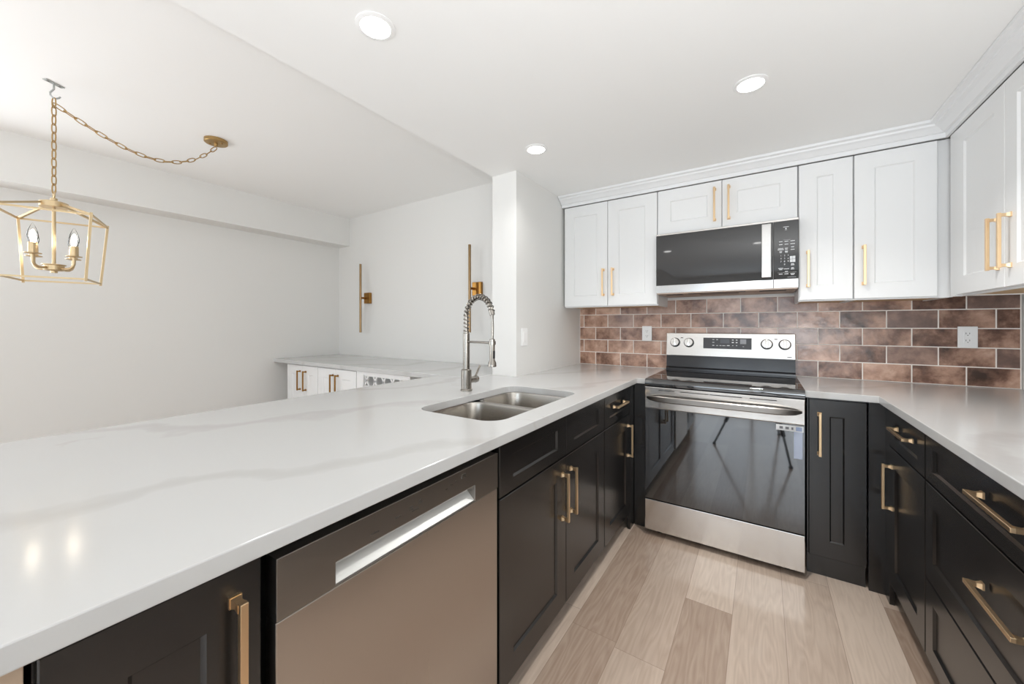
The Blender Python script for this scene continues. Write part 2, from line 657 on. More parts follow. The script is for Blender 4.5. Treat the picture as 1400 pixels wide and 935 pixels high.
# ------------------------------------------------------------------ room shell
XL, XR = -3.76, 1.30
YD = -0.52      # dining back wall
struct(MB().box(XL - .1, XR + .1, Y_FRONT - .1, 0.1, -0.06, 0).build('floor', M_FLOOR))
struct(MB().box(-1.092, XR + .1, 0.0, 0.1, 0, 2.5).build('wall_back', M_WALL))
struct(MB().box(X_BEAM, -1.092, -1.0, 0.1, 0, 2.5).build('wall_wing', M_WALL))
struct(MB().box(XL - .1, X_BEAM, YD, YD + .1, 0, 2.5).build('wall_dining', M_WALL))
W3 = (-4.60, -3.00, 0.70, 2.10)  # unseen left-wall opening, added to let the side fill in
wl = MB()
wl.box(XL - .1, XL, Y_FRONT - .1, W3[0], 0, 2.5).box(XL - .1, XL, W3[1], YD, 0, 2.5)
wl.box(XL - .1, XL, W3[0], W3[1], 0, W3[2]).box(XL - .1, XL, W3[0], W3[1], W3[3], 2.5)
struct(wl.build('wall_left', M_WALL))
f = MB()
a, b, c, d = W3
f.box(XL - .04, XL + .015, a, a + .05, c, d).box(XL - .04, XL + .015, b - .05, b, c, d)
f.box(XL - .04, XL + .015, a, b, c, c + .05).box(XL - .04, XL + .015, a, b, d - .05, d)
f.box(XL - .04, XL + .015, (a + b) / 2 - .025, (a + b) / 2 + .025, c, d)
struct(f.build('window_3', M_CROWN))
struct(MB().box(XR, XR + .1, Y_FRONT - .1, 0, 0, 2.5).build('wall_right', M_WALL))
wf = MB()
W1 = (-3.40, -1.60, 0.65, 2.05)
W2 = (-0.90, 1.00, 0.35, 2.05)
wf.box(XL, W1[0], Y_FRONT - .1, Y_FRONT, 0, 2.5).box(W1[1], W2[0], Y_FRONT - .1, Y_FRONT, 0, 2.5).box(W2[1], XR, Y_FRONT - .1, Y_FRONT, 0, 2.5)
for W in (W1, W2):
    wf.box(W[0], W[1], Y_FRONT - .1, Y_FRONT, 0, W[2]).box(W[0], W[1], Y_FRONT - .1, Y_FRONT, W[3], 2.5)
struct(wf.build('wall_front', M_WALL))
for k, W in enumerate((W1, W2)):
    f = MB()
    a, b, c, d = W
    y0, y1 = Y_FRONT - .04, Y_FRONT + .015
    f.box(a, a + .05, y0, y1, c, d).box(b - .05, b, y0, y1, c, d).box(a, b, y0, y1, c, c + .05).box(a, b, y0, y1, d - .05, d)
    f.box((a + b) / 2 - .025, (a + b) / 2 + .025, y0, y1, c, d)
    struct(f.build('window_%d' % (k + 1), M_CROWN))
ceil_k = struct(MB().box(X_BEAM, XR + .1, Y_FRONT - .1, 0.1, Z_K, 2.5).build('ceiling', M_CEIL))
struct(MB().box(XL - .1, X_BEAM, Y_FRONT - .1, YD + .1, Z_D, 2.5).build('ceiling_dining', M_CEIL))
struct(MB().box(XL, -3.567, Y_FRONT, YD, 2.10, Z_D).build('trim_2', M_WALL))
# half wall that carries the overhanging bar side of the peninsula
struct(MB().box(X_BEAM, -1.10, -3.30, -1.002, 0, 0.880).build('wall_peninsula', M_WALL))

# crown moulding above the upper cabinets, mitred at the inner corner
Y_UP = -0.345
X_UP = 0.95
cm = bmesh.new()
prof = [(0.000, 2.139), (-0.012, 2.139), (-0.012, 2.161), (-0.022, 2.163), (-0.030, 2.171), (-0.043, 2.182), (-0.057, 2.188), (-0.060, 2.196), (-0.078, 2.200), (-0.079, 2.213), (0.000, 2.213)]
rows = []
XL_CR = -1.088
for o_, z in prof:
    yy = Y_UP + o_
    xx = X_UP + o_
    rows.append([cm.verts.new((XL_CR, yy, z)), cm.verts.new((xx, yy, z)), cm.verts.new((xx, -1.33, z))])
for i in range(len(rows)):
    A, B = rows[i], rows[(i + 1) % len(rows)]
    for k in range(2):
        cm.faces.new((A[k], A[k + 1], B[k + 1], B[k]))
cm.faces.new([r[0] for r in rows])
cm.faces.new([r[2] for r in rows][::-1])
cmb_ = MB()
cmb_._merge(cm)
struct(cmb_.build('trim_1', M_CROWN))

# ------------------------------------------------------------------ backsplash: real tiles on a grout bed
bs = bmesh.new()
lay = bs.loops.layers.float_color.new('tile_tone')
TP, RP, G = 0.2056, 0.1018, 0.0046
X_T0 = 0.4923
bs_x0, bs_x1, bs_z0, bs_z1 = -1.089, 1.296, 0.9155, 1.4255


def add_tile(x0, x1, z0, z1, tone):
    t = bmesh.new()
    bmesh.ops.create_cube(t, size=1.0)
    for v in t.verts:
        v.co = Vector((x0 + (v.co.x + .5) * (x1 - x0), -0.010 + (v.co.y + .5) * 0.008, z0 + (v.co.z + .5) * (z1 - z0)))
    bmesh.ops.bevel(t, geom=list(t.edges), offset=min(0.0018, (x1 - x0) / 4), segments=2, profile=0.5, affect='EDGES')
    vm = {v: bs.verts.new(v.co) for v in t.verts}
    for f in t.faces:
        nf = bs.faces.new([vm[v] for v in f.verts])
        for lp in nf.loops:
            lp[lay] = tone
    t.free()


for r_ in range(5):
    z0 = bs_z0 + r_ * RP + G / 2
    z1 = min(bs_z0 + (r_ + 1) * RP - G / 2, bs_z1)
    shift = 0.0 if r_ % 2 == 0 else TP / 2
    n0 = -9
    for n in range(n0, 7):
        x0 = X_T0 + shift + n * TP + G / 2
        x1 = x0 + TP - G
        x0, x1 = max(x0, bs_x0 + G), min(x1, bs_x1 - G)
        if x1 - x0 < 0.012:
            continue
        # random tile tones, with reflected light left and shade right painted into the slope
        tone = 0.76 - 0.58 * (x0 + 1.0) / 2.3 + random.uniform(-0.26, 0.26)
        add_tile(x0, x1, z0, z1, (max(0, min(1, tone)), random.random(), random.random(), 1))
bsm = MB()
bsm.bm.free()
bsm.bm = bs
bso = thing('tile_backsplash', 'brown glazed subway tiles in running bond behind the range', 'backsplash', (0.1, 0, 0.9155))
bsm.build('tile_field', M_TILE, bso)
MB().box(bs_x0, bs_x1, -0.0092, -0.001, bs_z0, bs_z1 + .004).build('grout', M_GROUT, bso)

# ------------------------------------------------------------------ cabinets


def add_handle(mb, kind, c, a0, a1):
    """square bar pull: kind 'v' upright at u=c from v=a0..a1, 'h' lying at v=c from u=a0..a1"""
    W0, W1_ = 0.024, 0.034
    hw = 0.0055
    if kind == 'v':
        mb.box(c - hw, c + hw, a0, a1, W0, W1_, 0.0012)
    else:
        mb.box(a0, a1, c - hw, c + hw, W0, W1_, 0.0012)
    for e, s in ((a0, 1), (a1, -1)):
        q = e + s * 0.0085
        cx, cy = (c, q) if kind == 'v' else (q, c)
        mb.frustum(cx, cy, 0.0085, 0.0085, 0.0, 0.0085, 0.0085, 0.004)
        mb.frustum(cx, cy, 0.0075, 0.0075, 0.004, 0.0052, 0.0052, 0.013)
        mb.frustum(cx, cy, 0.0052, 0.0052, 0.013, 0.0062, 0.0062, 0.026)


def front(parent, name, orient, face, u0, u1, v0, v1, mat, su=0.078, sv=0.078, handle=None, rec=0.007, hmat=None):
    T = 0.019
    m = MB(frame(orient, face))
    m.rings(u0, u1, v0, v1, [(0, 0, -T), (0, 0, -0.0018), (0.0018, 0.0018, 0), (su, sv, 0), (su + 0.0055, sv + 0.0055, -rec), (su + 0.006, sv + 0.006, -rec)])
    d = m.build(name, mat, parent)
    if handle:
        h = MB(frame(orient, face))
        add_handle(h, *handle)
        h.build('handle', hmat or M_BRASS, d)
    return d


def base_cabinet(label, orient, face, u0, u1, depth, mat=None, toe=True, top=0.881, group=None, name='base_cabinet'):
    mat = mat or M_BLACK
    sgn = {'E': (1, 0), 'W': (-1, 0), 'S': (0, -1)}[orient]
    uc = (u0 + u1) / 2
    loc = (face - sgn[0] * depth / 2, uc, 0) if sgn[0] else (uc, face - sgn[1] * depth / 2, 0)
    root = thing(name, label, 'cabinet', loc, group)
    m = MB(frame(orient, face))
    m.box(u0 + .0008, u1 - .0008, 0.102, top, -depth, -0.0205)
    m.build('body', mat, root)
    if toe:
        MB(frame(orient, face)).box(u0 + .0008, u1 - .0008, 0, 0.1015, -depth + .02, -0.075).build('toe_kick', mat, root)
    return root


FX = -0.465      # peninsula door faces
D_B = 0.60
GB = 'black base cabinets along the peninsula'
c = base_cabinet('narrow black base cabinet left of the dishwasher, nearest the camera', 'E', FX, -2.962, -2.730, D_B, group=GB)
front(c, 'door', 'E', FX, -2.959, -2.733, 0.105, 0.868, M_BLACK, su=0.072, sv=0.075, handle=('v', -2.770, 0.628, 0.828))
c = base_cabinet('black two-door sink base cabinet between dishwasher and slim cabinet', 'E', FX, -2.074, -1.149, D_B, group=GB, top=0.655)
MB(frame('E', FX)).box(-2.0732, -1.1498, 0.655, 0.880, -0.044, -0.0205).build('top_rail', M_BLACK, c)
front(c, 'drawer_front', 'E', FX, -2.071, -1.602, 0.708, 0.868, M_BLACK, su=0.075, sv=0.042)
front(c, 'drawer_front', 'E', FX, -1.598, -1.152, 0.708, 0.868, M_BLACK, su=0.075, sv=0.042)
front(c, 'door', 'E', FX, -2.071, -1.602, 0.105, 0.702, M_BLACK, handle=('v', -1.640, 0.458, 0.650))
front(c, 'door', 'E', FX, -1.598, -1.152, 0.105, 0.702, M_BLACK, handle=('v', -1.560, 0.458, 0.650))
c = base_cabinet('black base cabinet with one drawer above one door, beside the range corner', 'E', FX, -1.147, -0.705, D_B, group=GB)
front(c, 'drawer', 'E', FX, -1.144, -0.708, 0.708, 0.868, M_BLACK, su=0.075, sv=0.042, handle=('h', 0.800, -1.020, -0.830))
front(c, 'door', 'E', FX, -1.144, -0.708, 0.105, 0.702, M_BLACK, handle=('v', -0.752, 0.458, 0.650))
# corner filler facing the room, left of the range
f = MB()
f.box(-0.462, -0.384, -0.620, -0.600, 0.0, 0.880, 0.001)
f.box(-0.482, -0.464, -0.700, -0.600, 0.0, 0.880, 0.001)
tag(f.build('corner_filler', M_BLACK), 'black vertical filler board tight against the left side of the range', 'filler board')
# bare board edge and the black end unit at the near end of the peninsula
tag(MB().box(-1.04, -0.468, -2.988, -2.968, 0, 0.880, 0.001).build('end_board', M_BEIGE), 'pale raw board edge beside the narrow cabinet at the lower left corner', 'board')
c = base_cabinet('black end cabinet beyond the pale board at the lower left corner', 'E', FX - 0.004, -3.290, -2.994, D_B - 0.01, group=GB)
front(c, 'door', 'E', FX - 0.004, -3.287, -2.997, 0.105, 0.868, M_BLACK)

# right of the range, facing the room
FS = -0.620
c = base_cabinet('black single-door base cabinet right of the range, facing the room', 'S', FS, 0.392, 0.618, 0.59)
front(c, 'door', 'S', FS, 0.399, 0.614, 0.100, 0.872, M_BLACK, su=0.080, sv=0.080, handle=('v', 0.440, 0.598, 0.808), rec=0.005)
MB().box(0.3925, 0.612, -0.602, -0.59, 0.0, 0.099).build('kick_board', M_BLACK, c)
for ch in list(c.children):
    if ch.name.startswith('toe_kick'):
        bpy.data.objects.remove(ch)
f = MB()
f.box(0.6195, 0.694, -0.622, -0.604, 0.0, 0.880, 0.001)
f.box(0.676, 0.694, -0.690, -0.6225, 0.0, 0.880, 0.001)
tag(f.build('corner_filler', M_BLACK), 'black filler boards closing the inner corner right of the range', 'filler board')

# right run, facing left
FW = 0.675
GR = 'black base cabinets along the right wall'
c = base_cabinet('black base cabinet on the right with one drawer over one door', 'W', FW, -1.136, -0.692, 0.60, group=GR)
front(c, 'drawer', 'W', FW, -1.133, -0.695, 0.708, 0.868, M_BLACK, su=0.075, sv=0.042, handle=('h', 0.806, -1.020, -0.815))
front(c, 'door', 'W', FW, -1.133, -0.695, 0.105, 0.702, M_BLACK, handle=('v', -0.735, 0.434, 0.632))
c = base_cabinet('wide black bank of three drawers at the right edge', 'W', FW, -2.172, -1.138, 0.60, group=GR)
front(c, 'drawer', 'W', FW, -2.169, -1.142, 0.708, 0.868, M_BLACK, su=0.065, sv=0.042, handle=('h', 0.806, -1.775, -1.545))
front(c, 'drawer', 'W', FW, -2.169, -1.142, 0.376, 0.702, M_BLACK, su=0.065, sv=0.070, handle=('h', 0.575, -1.775, -1.545))
front(c, 'drawer', 'W', FW, -2.169, -1.142, 0.105, 0.370, M_BLACK, su=0.065, sv=0.060, handle=('h', 0.290, -1.775, -1.545))

# ------------------------------------------------------------------ upper cabinets
GU = 'white upper cabinets on the tiled wall'


def upper_cabinet(label, orient, face, u0, u1, z0, z1, depth, group=GU):
    sgn = {'W': (-1, 0), 'S': (0, -1)}[orient]
    uc = (u0 + u1) / 2
    loc = (face - sgn[0] * depth / 2, uc, z0) if sgn[0] else (uc, face - sgn[1] * depth / 2, z0)
    root = thing('upper_cabinet', label, 'cabinet', loc, group)
    m = MB(frame(orient, face))
    m.box(u0 + .0006, u1 - .0006, z0 + .012, z1, -depth, -0.0205)
    # face rail and side panels reach below the recessed underside
    m.box(u0 + .0006, u1 - .0006, z0, z0 + .012, -0.038, -0.0205)
    m.box(u0 + .0006, u0 + .014, z0, z0 + .012, -depth, -0.038)
    m.box(u1 - .014, u1 - .0006, z0, z0 + .012, -depth, -0.038)
    m.build('body', M_WHITE, root)
    u = MB(frame(orient, face)).box(u0 + .0142, u1 - .0142, z0 + .004, z0 + .0118, -depth + .002, -0.0385)
    uo = u.build('underside', M_WOOD, root)
    uo['label'] = 'tan plywood underside'
    return root


ZB, ZT = 1.372, 2.139
DU = 0.333
c = upper_cabinet('white two-door wall cabinet left of the microwave', 'S', Y_UP, -1.073, -0.3855, ZB, ZT, DU)
front(c, 'door', 'S', Y_UP, -1.069, -0.731, 1.379, 2.135, M_WHITE, handle=('v', -0.760, 1.450, 1.648))
front(c, 'door', 'S', Y_UP, -0.727, -0.388, 1.379, 2.135, M_WHITE, handle=('v', -0.690, 1.450, 1.648))
c = upper_cabinet('short white two-door wall cabinet above the microwave', 'S', Y_UP, -0.3845, 0.3725, 1.835, ZT, DU)
front(c, 'door', 'S', Y_UP, -0.382, -0.006, 1.842, 2.135, M_WHITE, handle=('v', -0.044, 1.885, 2.092))
front(c, 'door', 'S', Y_UP, -0.002, 0.369, 1.842, 2.135, M_WHITE, handle=('v', 0.033, 1.885, 2.092))
c = upper_cabinet('narrow white wall cabinet just right of the microwave', 'S', Y_UP, 0.374, 0.6075, ZB, ZT, DU)
front(c, 'door', 'S', Y_UP, 0.377, 0.605, 1.379, 2.135, M_WHITE, handle=('v', 0.417, 1.450, 1.652))
c = upper_cabinet('wider white single-door wall cabinet next to the corner', 'S', Y_UP, 0.6085, 0.960, ZB, ZT, DU)
front(c, 'door', 'S', Y_UP, 0.611, 0.915, 1.379, 2.135, M_WHITE, handle=('v', 0.648, 1.448, 1.655))
MB(frame('S', Y_UP)).box(0.918, 0.9690, 1.373, 2.137, -0.020, -0.016).build('corner_filler', M_WHITE, c)
c = upper_cabinet('white two-door wall cabinet on the right wall, facing left', 'W', X_UP, -1.280, -0.425, ZB, ZT, DU, group=None)
MB().box(0.9515, 0.986, -0.4285, -0.3655, 1.373, 2.137).build('corner_filler', M_WHITE, c)
front(c, 'door', 'W', X_UP, -0.853, -0.432, 1.379, 2.135, M_WHITE, handle=('v', -0.812, 1.446, 1.645))
front(c, 'door', 'W', X_UP, -1.277, -0.857, 1.379, 2.135, M_WHITE, handle=('v', -0.898, 1.446, 1.645))

# ------------------------------------------------------------------ worktops
SX0, SX1, SY0, SY1 = -0.928, -0.535, -1.995, -1.305
Z_S = 0.882
m = MB()
outer = [(-1.0905, -0.002), (-0.382, -0.002), (-0.382, -0.651), (-0.4377, -0.651), (-0.4377, -3.40), (-1.545, -3.40), (-1.545, -1.2065), (-1.2795, -1.2065), (-1.2795, -1.002), (-1.0905, -1.002)]
m.prism(outer, [rrect(SX0, SX1, SY0, SY1, 0.075)], Z_S, H)
o = m.build('peninsula_worktop', M_QUARTZ, bevel=0.0025)
tag(o, 'long white quartz worktop with grey veins holding the sink', 'worktop', None)
m = MB()
m.prism([(0.382, -0.002), (1.297, -0.002), (1.297, -2.20), (0.6486, -2.20), (0.6486, -0.651), (0.382, -0.651)], [], Z_S, H)
o = m.build('corner_worktop', M_QUARTZ, bevel=0.0025)
tag(o, 'L-shaped white quartz worktop right of the range over black drawers', 'worktop')
m = MB()
m.prism([(XL + .003, YD - .002), (-1.2805, YD - .002), (-1.2805, -1.2055), (XL + .003, -1.2055)], [], Z_S, H)
o = m.build('buffet_worktop', M_QUARTZ, bevel=0.0025)
tag(o, 'white quartz top of the low buffet under the brass wall lights', 'worktop')

# ------------------------------------------------------------------ undermount double sink
sink = thing('kitchen_sink', 'stainless steel double-bowl sink set under the peninsula worktop', 'sink', ((SX0 + SX1) / 2, (SY0 + SY1) / 2, 0.66))
YM = -1.615


def bowl(y0, y1):
    x0, x1 = SX0 - .004, SX1 + .004
    t = bmesh.new()
    spec = [(-0.014, 0.8800, 0.080), (0.0, 0.8800, 0.070), (0.002, 0.872, 0.070), (0.006, 0.72, 0.068), (0.012, 0.692, 0.060), (0.032, 0.676, 0.045), (0.10, 0.672, 0.02)]
    rows_ = []
    for ins, z, r in spec:
        rows_.append([t.verts.new((x, y, z)) for x, y in rrect(x0 + ins, x1 - ins, y0 + ins, y1 - ins, r)])
    n = len(rows_[0])
    for A, B in zip(rows_, rows_[1:]):
        for i in range(n):
            t.faces.new((A[i], A[(i + 1) % n], B[(i + 1) % n], B[i]))
    t.faces.new(rows_[-1])
    mb = MB()
    mb._merge(t)
    return mb


def finish_bowl(mb):
    o = mb.build('bowl', M_SINK, sink, smooth=True)
    md = o.modifiers.new('thick', 'SOLIDIFY')
    md.thickness = 0.0012
    md.offset = 1
    return o


finish_bowl(bowl(SY0 - .004, YM - .014))
finish_bowl(bowl(YM + .014, SY1 + .004))
MB().box(SX0, SX1, YM - .0139, YM + .0139, 0.855, 0.8625, 0.003).build('divider', M_SINK, sink)
for yc in ((SY0 + YM) / 2, (YM + SY1) / 2):
    MB().lathe([(0.045, 0.6735), (0.045, 0.6765), (0.036, 0.6765), (0.030, 0.6745), (0, 0.6745)], ((SX0 + SX1) / 2, yc, 0)).build('drain', M_STEEL, sink, smooth=True)

# ------------------------------------------------------------------ spring faucet
FXc, FYc = -1.02, -1.57
fa = thing('kitchen_faucet', 'brushed nickel spring pull-down faucet behind the sink', 'faucet', (FXc, FYc, H))
MB().lathe([(0.029, H + .0005), (0.029, H + .006), (0.0255, H + .010), (0.0255, H + .104), (0.022, H + .107), (0.0162, H + .108), (0.0162, H + .283), (0.0135, H + .286), (0.0135, H + .296), (0.007, H + .297)], (FXc, FYc, 0), 28).build('body', M_NICKEL, fa, smooth=True)
# arc in the plane of the spout, towards the sink
SP = Vector((0.975, -0.225, 0)).normalized()
base = Vector((FXc, FYc, 0))
R_A = 0.098
zc_ = 1.275
path = [base + Vector((0, 0, 1.205)), base + Vector((0, 0, 1.24))]
for i in range(0, 25):
    a = math.pi - math.pi * i / 24 * 0.93
    path.append(base + SP * (R_A + R_A * math.cos(a)) + Vector((0, 0, zc_ + 0.098 * math.sin(a))))
end = path[-1]
head_top = base + SP * 0.196 + Vector((0, 0, 1.165))
hose = path + [end.lerp(head_top, t_) + SP * 0.004 * math.sin(t_ * 3.14) for t_ in (0.25, 0.5, 0.75, 1.0)]
MB().tube(hose, [0.0092] * len(path) + [0.0062] * 4, 10).build('hose', M_NICKEL, fa, smooth=True)
# spring coil around the first part of the arc
fine_ = []
seglen = [0]
for a_, b_ in zip(path, path[1:]):
    seglen.append(seglen[-1] + (b_ - a_).length)
total = seglen[-1]


def at(s_):
    for i in range(len(path) - 1):
        if s_ <= seglen[i + 1] or i == len(path) - 2:
            t_ = (s_ - seglen[i]) / (seglen[i + 1] - seglen[i])
            return path[i].lerp(path[i + 1], t_), (path[i + 1] - path[i]).normalized()


side = SP.cross(Vector((0, 0, 1)))
coil = []
TURNS = 19
for k in range(TURNS * 12 + 1):
    p_, d_ = at(total * k / (TURNS * 12))
    n_ = d_.cross(side).normalized()
    ang = 2 * math.pi * k / 12
    coil.append(p_ + (n_ * math.cos(ang) + side * math.sin(ang)) * 0.0132)
MB().tube(coil, 0.0026, 6).build('spring', M_NICKEL, fa, smooth=True)
col_ = MB()
d_ = (path[-1] - path[-2]).normalized()
col_.tube([end - d_ * 0.012, end + d_ * 0.012], 0.0125, 14)
col_.build('collar', M_NICKEL, fa, smooth=True)
hx = base + SP * 0.196
MB().lathe([(0.009, 1.176), (0.0125, 1.174), (0.0125, 1.078), (0.0185, 1.066), (0.0195, 1.050), (0.017, 1.048)], (hx.x, hx.y, 0), 22).build('spray_head', M_NICKEL, fa, smooth=True)
q = hx + SP * 0.0105 - side * 0.006
b_ = MB()
b_.box(-0.0055, 0.0055, -0.0035, 0.0035, 1.086, 1.122, 0.002)
for v in b_.bm.verts:
    w_ = Vector((v.co.x, v.co.y, 0))
    v.co = Vector((0, 0, v.co.z)) + hx + SP * (0.0115 + w_.y) + side * w_.x
btn = b_.build('spray_button', M_BLKPLASTIC, fa)
btn['label'] = 'black spray button'
arm = MB()
arm.tube([base + Vector((0, 0, 1.157)), hx + Vector((0, 0, 1.157)) - SP * 0.012], 0.0055, 10)
arm.lathe([(0.0165, 1.149), (0.0165, 1.165), (0.013, 1.165), (0.013, 1.149), (0.0165, 1.149)], (hx.x, hx.y, 0), 20)
arm.build('support_arm', M_NICKEL, fa, smooth=True)
lv = MB()
lv.lathe([(0.0165, 0.024), (0.0165, 0.064), (0.018, 0.065), (0.018, 0.080), (0.014, 0.086), (0, 0.087)], (FXc, FYc, H + .050), 20, axis='Y')
lv.tube([(FXc, FYc + .072, H + .064), (FXc, FYc + .108, H + .116)], 0.0050, 8)
lv.build('lever', M_NICKEL, fa, smooth=True)



def marks(name, mat, parent, boxes, mat4=None, gap=0.016):
    """small printed marks; neighbours closer than gap form one part"""
    left = list(boxes)
    while left:
        grp = [left.pop(0)]
        grew = True
        while grew:
            grew = False
            for b in list(left):
                if any(all(b[2 * i] < g[2 * i + 1] + gap and g[2 * i] < b[2 * i + 1] + gap for i in range(3)) for g in grp):
                    grp.append(b)
                    left.remove(b)
                    grew = True
        mb = MB(mat4)
        for b in grp:
            mb.box(*b)
        mb.build(name, mat, parent)


# ------------------------------------------------------------------ dishwasher
dw = thing('dishwasher', 'stainless steel dishwasher built into the peninsula', 'dishwasher', (-0.75, -2.409, 0))
DY0, DY1 = -2.716, -2.098
MB().box(-1.03, -0.49, DY0 + .006, DY1 - .006, 0.095, 0.862).build('tub', M_BLKPLASTIC, dw)
d = MB().box(-0.489, -0.455, DY0, DY1, 0.105, 0.753, 0.002).build('door_panel', M_STEEL_DW, dw)
m = MB()
PY0, PY1, PZ0, PZ1 = -2.613, -2.205, 0.758, 0.800
m.mat4 = frame('E', 0)
m.prism([(DY0, 0.755), (DY1, 0.755), (DY1, 0.858), (DY0, 0.858)], [[(PY0, PZ0), (PY1, PZ0), (PY1, PZ1), (PY0, PZ1)]], -0.489, -0.453)
strip = m.build('control_strip', M_STEEL_DK, dw, bevel=0.0012)
t = bmesh.new()
P = [(-0.4560, 0.7582), (-0.4560, 0.7592), (-0.480, 0.779), (-0.485, 0.7998), (-0.4885, 0.7998), (-0.4885, 0.7582)]
A = [t.verts.new((x, PY0 + .0005, z)) for x, z in P]
B = [t.verts.new((x, PY1 - .0005, z)) for x, z in P]
for i in range(len(P)):
    j = (i + 1) % len(P)
    t.faces.new((A[i], A[j], B[j], B[i]))
t.faces.new(A)
t.faces.new(B[::-1])
mm = MB()
mm._merge(t)
mm.build('pocket_handle', M_POCKET, dw)
lg = []
for yc, w_, zz in ((-2.528, .020, .815), (-2.470, .014, .822), (-2.432, .010, .829), (-2.432, .010, .823), (-2.405, .009, .835), (-2.405, .010, .829), (-2.420, .020, .818), (-2.318, .006, .828), (-2.300, .007, .833), (-2.283, .005, .835)):
    lg.append((-0.4531, -0.4527, yc - w_ / 2, yc + w_ / 2, zz, zz + .0028))
marks('legend', M_LEGEND_DK, dw, lg)
MB().box(-0.4532, -0.4524, -2.262, -2.245, 0.836, 0.846, 0.0003).build('power_button', M_STEEL, dw)
MB().box(-0.56, -0.545, DY0, DY1, 0.0, 0.10).build('toe_kick', M_BLKPLASTIC, dw)

# ------------------------------------------------------------------ range
YR = -0.700
rg = thing('electric_range', 'stainless steel freestanding range with black glass oven door', 'range', (0, -0.38, 0))
HX = 0.3785
MB().box(-HX, HX, YR + .045, -0.035, 0.035, 0.905).build('body', M_BLKENAMEL, rg)
for sx in (-1, 1):
    for yy in (-0.62, -0.10):
        MB().lathe([(0.018, 0.0), (0.018, 0.012), (0.010, 0.014), (0.010, 0.0345)], (sx * 0.31, yy, 0), 16).build('foot', M_BLKPLASTIC, rg, smooth=True)
# glass cooktop with a rounded front lip
t = bmesh.new()
P = [(-0.110, 0.906), (-0.110, 0.922), (YR + .030, 0.922), (YR + .012, 0.919), (YR + .003, 0.910), (YR, 0.896), (YR + .002, 0.882), (YR + .010, 0.879), (YR + .044, 0.879), (YR + .044, 0.906)]
A = [t.verts.new((-HX, y, z)) for y, z in P]
B = [t.verts.new((HX, y, z)) for y, z in P]
for i in range(len(P)):
    j = (i + 1) % len(P)
    t.faces.new((A[i], A[j], B[j], B[i]))
t.faces.new(A)
t.faces.new(B[::-1])
mm = MB()
mm._merge(t)
mm.build('cooktop', M_BLKGLASS, rg, smooth=True)
# backguard: black riser and tilted steel fascia
t = bmesh.new()
P = [(-0.030, 0.907), (-0.118, 0.9225), (-0.118, 0.935), (-0.104, 0.945), (-0.094, 1.022), (-0.030, 1.022)]
A = [t.verts.new((-HX + .003, y, z)) for y, z in P]
B = [t.verts.new((HX - .003, y, z)) for y, z in P]
for i in range(len(P)):
    j = (i + 1) % len(P)
    t.faces.new((A[i], A[j], B[j], B[i]))
t.faces.new(A)
t.faces.new(B[::-1])
mm = MB()
mm._merge(t)
mm.build('riser', M_BLKENAMEL, rg)
BG = Matrix.Translation((0, -0.106, 1.0225)) @ Matrix.Rotation(math.radians(-8), 4, 'X') @ frame('S', 0)
bgd = MB(BG).box(-0.3775, 0.3775, 0.0, 0.163, -0.060, 0.0, 0.004).build('backguard', M_STEEL, rg)
disp = MB(BG).box(-0.137, 0.146, 0.057, 0.131, 0.0003, 0.0022, 0.0008).build('display', M_DISPLAY, bgd)
lg = []
for u, v, w_, h_ in ((-.075, .117, .012, .003), (-.052, .117, .010, .003), (-.075, .098, .012, .003), (-.075, .077, .012, .004), (-.052, .077, .010, .003), (-.032, .077, .010, .003), (-.012, .077, .018, .003), (.014, .078, .016, .004), (.040, .115, .010, .005), (.062, .115, .010, .005), (.040, .098, .012, .006), (.062, .098, .010, .006), (.040, .079, .006, .003), (.062, .079, .006, .003), (.100, .074, .008, .002)):
    lg.append((u - w_ / 2, u + w_ / 2, v, v + h_, 0.0023, 0.0026))
marks('legend', M_LEGEND, bgd, lg, BG)
MB(BG).box(-.034, .020, .094, .124, 0.0023, 0.0027).build('clock_window', plain('clock_grey', srgb(84, 86, 92), 0.2), bgd)
MB(BG).box(.082, .116, .092, .124, 0.0023, 0.0028).build('touch_pad', plain('pad_grey', srgb(140, 142, 146), 0.3), bgd)
for u in (-0.318, -0.228, 0.228, 0.322):
    k = MB(BG).lathe([(0.033, 0.0005), (0.033, 0.004), (0.029, 0.006)], (u, 0.094, 0), 28).build('knob_ring', M_BLKPLASTIC, bgd, smooth=True)
    k = MB(BG).lathe([(0.028, 0.0062), (0.0285, 0.024), (0.026, 0.027), (0, 0.027)], (u, 0.094, 0), 28)
    k.box(u - .0075, u + .0075, 0.094 - .027, 0.094 + .027, 0.0268, 0.036, 0.002)
    k.build('knob', M_STEEL, bgd, smooth=True)
marks('marking', M_LEGEND_DK, bgd, [(u - .008, u + .008, 0.125, 0.130, 0.0003, 0.0007) for u in (-0.274, 0.276)] + [(0.334, 0.356, 0.014, 0.018, 0.0003, 0.0007)], BG)
# oven door
dr = MB()
dr.box(-HX, HX, YR, YR + .040, 0.752, 0.876, 0.003)
door = dr.build('oven_door', M_STEEL, rg)
gl = MB().box(-HX, HX, YR + .001, YR + .040, 0.219, 0.7515, 0.002).build('oven_window', M_BLKGLASS, door)
